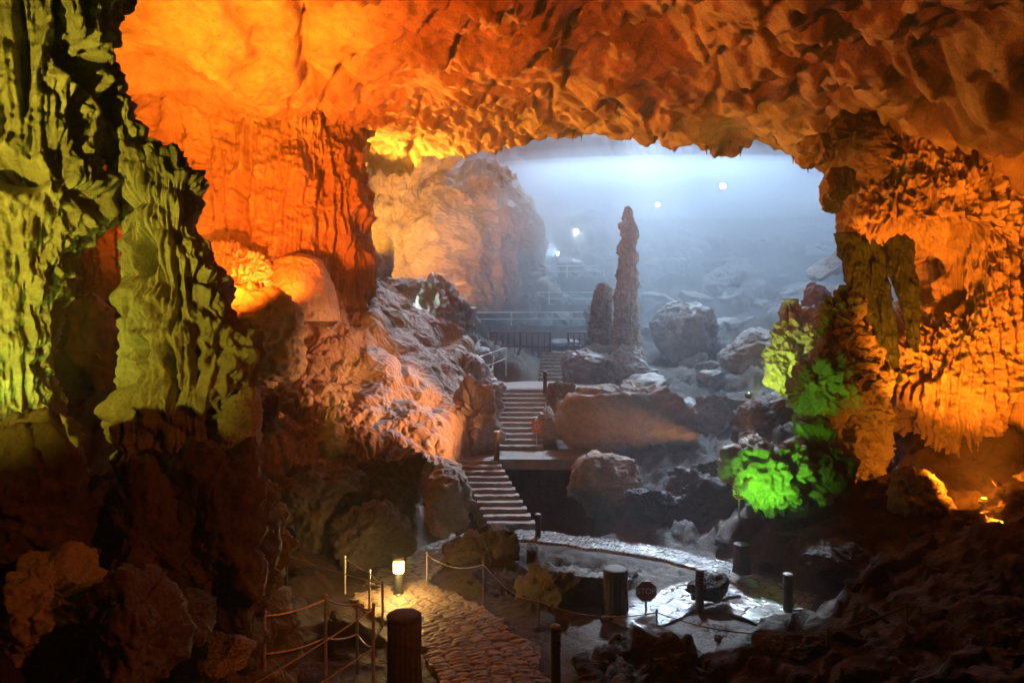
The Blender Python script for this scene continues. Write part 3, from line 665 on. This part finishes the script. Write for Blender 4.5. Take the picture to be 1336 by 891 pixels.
stair('stone_staircase', 2.2, 33.0, 3.1, 2.6, 37.0, 4.42, 8, 1.9, 'far short flight of steps climbing to the maroon railing')
def slab(name, pts, z, th, mat, kind='structure'):
    bm = bmesh.new(); vs = [bm.verts.new((x, y, z)) for x, y in pts]; f = bm.faces.new(vs)
    r = bmesh.ops.extrude_face_region(bm, geom=[f]); 
    for v in [g for g in r['geom'] if isinstance(g, bmesh.types.BMVert)]: v.co.z -= th
    o = from_bm(name, bm, mat); tag(o, kind=kind); return o
slab('landing', [(-2.6,21.5),(-1.7,21.45),(2.3,21.35),(3.0,22.2),(2.0,23.15),(-2.2,23.2)], 1.31, 0.32, M['step'])
slab('landing', [(-1.2,28.0),(2.9,28.05),(4.6,31),(4.0,33.1),(0.8,33.1),(-1.3,31)], 3.08, 0.3, M['step'])

# ------------------------------------------------------------------ far terraces and railings
def railing(name, pts, h, mat, label, rails=(1.0, 0.5), pr=0.035, rr=0.025, every=1.6, bal=None):
    root = empty(name, pts[0]); tag(root, label, 'railing'); o0 = Vector(pts[0]); posts = []
    for a, b in zip(pts, pts[1:]):
        a, b = Vector(a), Vector(b); n_ = max(1, int((b-a).length/every))
        for k in range(n_+(b == Vector(pts[-1]))): posts.append(a.lerp(b, k/n_))
    for p in posts:
        bm = bmesh.new(); bm_rod(bm, p-o0-Vector((0,0,0.3)), p-o0+Vector((0,0,h)), pr); from_bm('post', bm, mat, root)
    for f in rails:
        bm = bmesh.new(); bm_chain(bm, [p-o0+Vector((0,0,h*f)) for p in posts], rr); from_bm('rail', bm, mat, root)
    if bal:
        for a, b in zip(posts, posts[1:]):
            n_ = int((b-a).length/bal)
            for k in range(1, n_):
                p = a.lerp(b, k/n_)-o0; bm = bmesh.new(); bm_rod(bm, p, p+Vector((0,0,h)), rr*0.8, seg=6); from_bm('baluster', bm, mat, root)
    return root
for i, (xa, xb, y, py) in enumerate([(612, 775, 40.5, 425), (655, 778, 43.5, 398), (690, 790, 46.5, 362)]):
    a = W(xa, py, y); b = W(xb, py, y)
    bm = bmesh.new(); bm_box(bm, ((a.x+b.x)/2, y+1.6, a.z-1.6), (b.x-a.x, 3.2, 3.2))
    o = from_bm('terrace_wall', bm, M['step']); tag(o, ['lowest','middle','highest'][i]+' stone terrace wall left of the stalagmite tower', 'terrace wall')
    railing('railing', [(a.x+0.1, y+0.15, a.z), (b.x-0.1, y+0.15, a.z)], 0.8, M['white'], 'pale pipe railing along the '+['lowest','middle','highest'][i]+' far terrace', every=2.0, pr=0.05, rr=0.045)
railing('railing', [tuple(W(640,470,38)), tuple(W(718,470,38))], 1.55, M['maroon'], 'maroon baluster railing left of the far short steps', bal=0.28, pr=0.07, rr=0.05)
railing('railing', [tuple(W(742,470,38)), tuple(W(778,470,38))], 1.55, M['maroon'], 'maroon baluster railing between far short steps and tower', bal=0.28, pr=0.07, rr=0.05)
railing('railing', [(-1.05,23.4,1.3),(-0.8,27.9,3.05)], 0.95, M['steel'], 'thin steel handrail up the left side of the middle steps', every=1.2, pr=0.022, rr=0.018)
railing('railing', [tuple(W(625,497,28.5)), tuple(W(660,482,31))], 1.0, M['steel'], 'short bright steel rail left of the upper landing', every=1.0, pr=0.025, rr=0.02)

# ------------------------------------------------------------------ cement posts, bins, barriers
def ring_post(x, y, z, h, label, r=0.085):
    root = empty('cement_post', (x, y, z)); tag(root, label, 'post')
    bm = bmesh.new(); prof = [(r*1.05,-0.25),(r,0.1)]
    for k in range(4):
        zz = h*0.62+k*h*0.075; prof += [(r, zz),(r*1.12, zz+0.012),(r*1.12, zz+h*0.03),(r, zz+h*0.042)]
    bm_lathe(bm, prof+[(r, h*0.95)], 18); from_bm('shaft', bm, M['bark'], root, False)
    bm = bmesh.new(); bm_lathe(bm, [(r*1.08,h*0.95),(r*1.1,h*0.985),(r*0.85,h),(r*0.2,h*1.01)], 18); from_bm('cap', bm, M['cement'], root, True)
    return root
def post_px(px, py_top, py_bot, z, label, r=0.085):
    x, y = gp(px, py_bot, z); h = (py_bot-py_top)*y/F; return ring_post(x, y, z, h, label, r)
post_px(725, 815, 905, 0.02, 'dark ringed cement post at the right edge of the near path', 0.07)
post_px(913, 742, 795, 0.02, 'slim dark ringed post between the two wet paths', 0.075)
post_px(1028, 748, 795, 0.05, 'pale-topped cement post at the right bend of the wet path', 0.08)
post_px(702, 670, 700, 0.02, 'small cement post at the foot of the lower steps', 0.075)
post_px(648, 562, 600, 1.3, 'cement post on the landing at the top of the lower steps', 0.09)
post_px(711, 484, 508, 3.08, 'slim post on the upper landing beside the middle steps', 0.08)

def stump_bin(px, pyt, pyb, z, wpx, label):
    x, y = gp(px, pyb, z); h = (pyb-pyt)*y/F; r = wpx/2*y/F
    root = empty('stump_bin', (x, y, z)); tag(root, label, 'litter bin')
    bm = bmesh.new(); bm_lathe(bm, [(r*1.15,-0.1),(r*1.02,0.1*h),(r*0.97,0.5*h),(r,0.93*h),(r*0.9,0.935*h),(r*0.88,0.7*h)], 110)
    for v in bm.verts:
        a = math.atan2(v.co.y, v.co.x); k = 1+0.07*abs(math.sin(a*9+0.5*math.sin(a*4)))+0.03*math.sin(a*3+1)+0.02*math.sin(a*5+v.co.z*6); v.co.x *= k; v.co.y *= k
    from_bm('trunk', bm, M['bark'], root, True)
    bm = bmesh.new(); bm_lathe(bm, [(r*0.86,0.90*h),(r*1.06,0.945*h),(r*1.08,0.975*h),(r*0.9,1.0*h),(r*0.5,1.005*h)], 40); from_bm('lid', bm, M['bark'], root, True)
    return root
stump_bin(803, 741, 797, 0.02, 30, 'tree-stump litter bin at the left end of the left wet path')
stump_bin(527, 800, 905, 0.0, 42, 'large tree-stump litter bin beside the near path and handrail')
stump_bin(968, 709, 740, 0.3, 20, 'distant tree-stump litter bin with white top beyond the wet path')

def barrier(posts, label, sags=(0.06,), fr=(0.96,), h=None, mat='steel', pr=0.022, rr=0.012, tail=None):
    """posts: (px, py_top, py_bottom, distance)"""
    b0 = W(posts[0][0], posts[0][2], posts[0][3]); root = empty('rope_barrier', b0); tag(root, label, 'barrier'); tops = []
    for px, pt, pb, d in posts:
        t = W(px, pt, d)-b0; b = W(px, pb, d)-b0; tops.append((t, b))
        bm = bmesh.new(); bm_rod(bm, b-Vector((0,0,0.35)), t, pr, seg=12); bm_lathe(bm, [(pr,0),(pr*1.3,0.01),(pr*1.2,0.03),(pr*0.3,0.04)], 12, t); from_bm('post', bm, M[mat], root)
    if tail: tops = tops+[(W(tail[0],tail[1],tail[3])-b0, W(tail[0],tail[2],tail[3])-b0)]
    for f in fr:
        pts = []
        for (t1, b1), (t2, b2) in zip(tops, tops[1:]): pts += sag(b1.lerp(t1, f), b2.lerp(t2, f), sags[0])[0 if not pts else 1:]
        bm = bmesh.new(); bm_chain(bm, pts, rr); from_bm('rope', bm, M['rope' if mat != 'steel' else 'steel'], root)
    return root
barrier([(345,800,905,9.2),(425,778,885,9.7),(466,785,868,10.2),(487,790,900,9.6)], 'steel handrail with two rails along the left foreground', (0.05,), (0.97,0.5), tail=(300,905,1010,8.6), mat='steel')
bpy.context.view_layer.update()
barrier([(450,727,760,13.6),(482,745,800,12.6),(499,760,820,12.0)], 'steel handrail running back behind the litter bin', (0.03,), (0.97,), tail=(370,722,760,13.9))
barrier([(557,722,768,13.9),(631,734,795,13.0),(703,783,820,12.0),(857,797,850,10.9)], 'thin sagging rope barrier across the middle of the cave floor', (0.16,), (0.97,), pr=0.015, rr=0.009, mat='rope', tail=(1080,822,880,9.4))
barrier([(1080,822,882,9.4),(1183,788,850,9.9)], 'two-rope barrier of thin posts in the right foreground', (0.03,), (0.97,0.25), pr=0.018, mat='rope', tail=(1420,815,850,9.0))

# bollard lamp
x, y = gp(520, 778); bl = empty('bollard_lamp', (x, y, 0.03)); tag(bl, 'lit bollard lamp glowing yellow beside the stone path', 'lamp')
k = y/F
bm = bmesh.new(); bm_lathe(bm, [(0.11,0),(0.11,0.02),(0.085,0.05),(0.085,30*k)], 20); from_bm('post', bm, M['black'], bl)
bm = bmesh.new(); bm_lathe(bm, [(0.105,30*k),(0.105,45*k)], 20); from_bm('lamp_glass', bm, M['lampglass'], bl)
bm = bmesh.new(); bm_lathe(bm, [(0.12,45*k),(0.12,47*k),(0.09,49*k),(0.03,50*k)], 20); from_bm('cap', bm, M['bark'], bl)
for a in range(4):
    an = a*math.pi/2+0.4; bm = bmesh.new(); bm_rod(bm, (0.112*math.cos(an),0.112*math.sin(an),29*k), (0.112*math.cos(an),0.112*math.sin(an),46*k), 0.008, seg=6); from_bm('cage_bar', bm, M['black'], bl)
l = bpy.data.lights.new('lamp', 'POINT'); l.energy = 110; l.color = (1.0, 0.62, 0.18); l.shadow_soft_size = 0.1
o = bpy.data.objects.new('lamp', l); COL.objects.link(o); o.location = (x+0.05, y-0.3, 38*k+0.03)

# signs
def text_mesh(name, s, size, mat, parent, loc, ext=0.004):
    c = bpy.data.curves.new(name, 'FONT'); c.body = s; c.size = size; c.align_x = 'CENTER'; c.align_y = 'CENTER'; c.extrude = ext
    t = bpy.data.objects.new(name, c); COL.objects.link(t); dg = bpy.context.evaluated_depsgraph_get()
    me = bpy.data.meshes.new_from_object(t.evaluated_get(dg)); bpy.data.objects.remove(t)
    o = link(name, me, mat, parent, False); o.rotation_euler = (R(90), 0, 0); o.location = loc; return o
def disc(bm, r, n, y0, y1, rot=0.0, c=(0,0)):
    A = [bm.verts.new((c[0]+r*math.cos(rot+2*math.pi*k/n), y0, c[1]+r*math.sin(rot+2*math.pi*k/n))) for k in range(n)]
    B = [bm.verts.new((v.co.x, y1, v.co.z)) for v in A]
    bm.faces.new(A); bm.faces.new(B[::-1])
    for k in range(n): bm.faces.new((A[k], B[k], B[(k+1)%n], A[(k+1)%n]))
def stop_sign(px, py, rpx, d, pyb, label, n=8, word=True):
    c = W(px, py, d); r = rpx*d/F; g = W(px, pyb, d); root = empty('stop_sign', (c.x, c.y, g.z)); tag(root, label, 'sign'); h = c.z-g.z
    bm = bmesh.new(); bm_rod(bm, (0,0.03,-0.3), (0,0.03,h), 0.02); from_bm('post', bm, M['steel'], root)
    def pl(nm, rr, y0, y1, m):
        bm = bmesh.new(); disc(bm, rr, n, y0, y1, math.pi/8 if n == 8 else 0); o = from_bm(nm, bm, m, root); o.location = (0,0,h)
    pl('rim', r, -0.004, 0.008, M['white']); pl('face', r*0.93, -0.010, -0.005, M['red'])
    if word: text_mesh('lettering', 'STOP', r*0.72, M['white'], root, (0, -0.012, h), 0.001)
    return root
stop_sign(843, 771, 14.5, 12.6, 800, 'red octagonal stop sign by the left wet path')
stop_sign(965, 643, 9, 16.0, 665, 'faint red octagonal stop sign beside the bright green rock')
c = W(373, 700, 12.5); r = 13.5*12.5/F; g = W(373, 745, 12.5)
root = empty('no_entry_sign', (c.x, c.y, g.z)); tag(root, 'round black no-entry sign with a pale bar beside the black boulder', 'sign')
bm = bmesh.new(); bm_rod(bm, (0,0.03,-0.4), (0,0.03,c.z-g.z), 0.02); from_bm('post', bm, M['black'], root)
bm = bmesh.new(); disc(bm, r, 32, -0.006, 0.008, 0, (0, c.z-g.z)); from_bm('face', bm, M['black'], root)
bm = bmesh.new(); bm_box(bm, (0,-0.009,c.z-g.z), (r*1.4,0.005,r*0.22)); from_bm('bar', bm, M['white'], root)
c = W(700, 557, 23.4); g = W(700, 583, 23.4); root = empty('notice_board', (c.x, c.y, g.z)); tag(root, 'small orange notice board at the right of the middle steps', 'sign')
h = c.z-g.z
bm = bmesh.new(); bm_box(bm, (0,0,h), (0.34,0.02,0.42)); bmesh.ops.bevel(bm, geom=list(bm.edges), offset=0.006, affect='EDGES'); from_bm('panel', bm, M['orange'], root)
bm = bmesh.new(); disc(bm, 0.09, 24, -0.016, -0.011, 0, (0, h+0.02)); from_bm('emblem', bm, M['white'], root)
bm = bmesh.new(); disc(bm, 0.065, 24, -0.019, -0.017, 0, (0, h+0.02)); from_bm('emblem', bm, M['orange'], root)
bm = bmesh.new(); bm_rod(bm, (0,0.03,-0.1), (0,0.03,h), 0.02); from_bm('post', bm, M['steel'], root)

# ------------------------------------------------------------------ floodlights and added lights
ORANGE = (1.0, 0.13, 0.005); AMBER = (1.0, 0.24, 0.010); GOLD = (1.0, 0.38, 0.03); OLIVE = (0.92, 0.70, 0.05); GREEN = (0.20, 1.0, 0.03); YGREEN = (0.62, 1.0, 0.10); COOL = (0.66, 0.84, 1.0)
def flood(p, target, power, color, angle, blend, label, glass='orangeglass', size=0.22, show=True):
    p = Vector(p); t = Vector(target); q = (t-p).to_track_quat('-Y', 'Z')
    if show:
        root = empty('floodlight', p); root.rotation_mode = 'QUATERNION'; root.rotation_quaternion = q; tag(root, label, 'floodlight')
        bm = bmesh.new(); bm_box(bm, (0,0.06,0), (size,0.10,size*0.8)); bmesh.ops.bevel(bm, geom=list(bm.edges), offset=0.015, segments=2, affect='EDGES'); from_bm('housing', bm, M['black'], root)
        bm = bmesh.new(); disc(bm, size*0.36, 20, 0.004, -0.004); from_bm('lens', bm, M[glass], root)
        bm = bmesh.new(); bm_rod(bm, (-size*0.56,0.06,0), (-size*0.56,0.06,-size*0.8), 0.012, seg=6); bm_rod(bm, (size*0.56,0.06,0), (size*0.56,0.06,-size*0.8), 0.012, seg=6); bm_rod(bm, (-size*0.56,0.06,-size*0.8), (size*0.56,0.06,-size*0.8), 0.012, seg=6); from_bm('bracket', bm, M['steel'], root)
    pp = p+(t-p).normalized()*0.08
    return spot(pp, t, power, color, angle, blend, 0.10)
flood(W(356,384,20.2), W(340,250,23.5), 1500, ORANGE, 140, 0.5, 'orange floodlight at the foot of the flowstone curtain')
flood(W(265,395,15.2), W(330,230,23), 9500, ORANGE, 75, 0.7, 'orange floodlight', show=False)
flood(W(228,372,15), W(650,40,18), 10500, (1.0,0.115,0.004), 112, 0.9, 'deep orange floodlight', show=False)
flood(W(226,368,15), W(280,60,18), 17000, AMBER, 84, 1.0, 'amber floodlight hidden behind the knobbly left column')
flood(W(1300,690,12.6), W(1262,430,16.8), 9500, (1.0,0.22,0.009), 52, 0.5, 'orange floodlight', show=False)  # added main light on the right column, apart from the visible floodlight
flood(W(1252,612,14.3), W(1245,600,16.6), 480, AMBER, 170, 0.8, 'orange glow', show=False)
flood(W(1285,652,14.5), W(1300,440,16.8), 4000, (1.0,0.22,0.009), 76, 0.5, 'orange floodlight glaring at the foot of the right column')
flood(W(975,600,19.5), W(975,135,23), 4000, GOLD, 32, 0.9, 'gold floodlight behind the bright green rock')
flood(W(548,447,26.8), W(620,160,25), 4500, GOLD, 58, 0.9, 'gold floodlight', show=False)
flood(W(468,330,30), W(600,160,26), 15000, GOLD, 100, 0.6, 'gold floodlight behind the right edge of the curtain')
flood(W(500,372,38), W(520,250,44), 5000, GOLD, 100, 0.7, 'gold floodlight', show=False)
flood(W(530,372,36), W(600,300,45), 5000, (1.0,0.40,0.14), 90, 0.8, 'orange floodlight behind the dark grey boulder')
flood((-6.4,2.8,4.6), (-5.9,9.3,6.0), 3000, OLIVE, 58, 1.0, 'yellow floodlight left of the viewpoint', show=False)
flood((-6.4,2.8,4.6), (-6.5,9.1,9.7), 2800, OLIVE, 38, 0.8, 'yellow floodlight left of the viewpoint', show=False)
flood(W(-30,560,7.6), W(60,330,9), 90, YGREEN, 120, 0.6, 'green floodlight behind the rocks at the left edge', 'greenglass', show=False)
flood(W(985,668,14.4), W(1010,600,16.3), 210, GREEN, 80, 0.6, 'green floodlight', 'greenglass', show=False)
flood(W(1028,565,15.5), W(1090,490,17), 60, GREEN, 100, 0.6, 'green floodlight', 'greenglass', show=False)
flood(W(978,515,22.6), W(1040,450,24), 420, YGREEN, 100, 0.6, 'yellow-green floodlight behind the squat brown boulder', 'greenglass')
flood(W(503,403,28.2), W(575,430,29), 350, (0.75,1.0,0.9), 130, 0.6, 'small white floodlight on the dark grey boulder', 'coolglass')
flood(W(925,572,18.6), W(430,490,21), 13000, (1.0,0.34,0.11), 38, 0.8, 'added unseen warm light on the slope', show=False)  # added to warm and brighten the flowstone slope, no fixture
flood((9,43,25), (3.0,28,3), 9000, COOL, 34, 0.8, 'added unseen high white backlight', show=False)  # unseen backlight, added above the arch for cool rims on the rocks
flood((6.4,36,20.6), W(910,740,14.1), 85000, COOL, 13, 0.8, 'added unseen white spot on the path', show=False)  # put in out of view only to make the wet paving shine
flood((11,58,44), (11,51,9), 170000, COOL, 56, 0.8, 'added unseen blue-white light on the mist', show=False)  # added overhead, out of view, to brighten the mist
flood(W(1460,238,51), W(860,250,53), 1500000, (0.85,0.93,1.0), 12, 1.0, 'white floodlight throwing a level beam through the mist', show=False)
flood((5.0,2.5,6.5), (-5,8.5,1.8), 750, (1.0,0.19,0.03), 58, 0.8, 'added dim orange fill beside the viewpoint', show=False)  # unseen fill, added to bring out the dark left foreground
flood(W(1015,398,33.5), W(790,400,34), 1500, (0.9,0.95,1.0), 60, 0.8, 'added unseen white side light', show=False)  # added to light the right side of the stalagmite tower
flood(W(943,243,47.5), W(900,500,30), 200, COOL, 80, 0.8, 'bright white floodlight highest in the mist', 'coolglass', 0.5)
flood(W(858,267,47.5), W(900,500,30), 200, COOL, 80, 0.8, 'white floodlight in the mist above right of the tower', 'coolglass', 0.4)
flood(W(752,302,50), W(650,450,25), 450, (0.95,1.0,0.85), 80, 0.8, 'yellowish white floodlight in the mist left of the tower', 'yellowglass', 0.45)
flood(W(728,331,49), W(640,300,47), 1500, COOL, 120, 0.8, 'lowest white floodlight near the dome', 'coolglass', 0.4)

# ------------------------------------------------------------------ haze and mist
def vol_mat(name, dens, col):
    m = bpy.data.materials.new(name); m.use_nodes = True; N = m.node_tree.nodes
    N.remove(N['Principled BSDF']); v = N.new('ShaderNodeVolumePrincipled')
    v.inputs['Color'].default_value = (*col, 1); v.inputs['Density'].default_value = dens; v.inputs['Anisotropy'].default_value = 0.35
    m.node_tree.links.new(v.outputs[0], N['Material Output'].inputs['Volume']); return m
bm = bmesh.new(); bm_box(bm, (0, 36, 24), (130, 112, 56)); o = from_bm('haze', bm, vol_mat('haze_air', HAZE_DENSITY, (0.85, 0.9, 1.0))); tag(o, kind='stuff')
for loc, sc, dens in [(W(910,240,53), (24, 5.0, 1.3), 0.16), (W(910,246,53), (25, 5.5, 2.2), 0.12), (W(910,254,53), (26, 6.0, 3.6), 0.03), (Vector((11,53,8.5)), (26, 18.5, 9), 0.055)]:
    bm = bmesh.new(); bmesh.ops.create_icosphere(bm, subdivisions=4, radius=1); o = from_bm('mist', bm, vol_mat('mist_air', dens, (0.66, 0.82, 1.0)), smooth=True)
    o.location = loc; o.scale = sc; tag(o, kind='stuff')
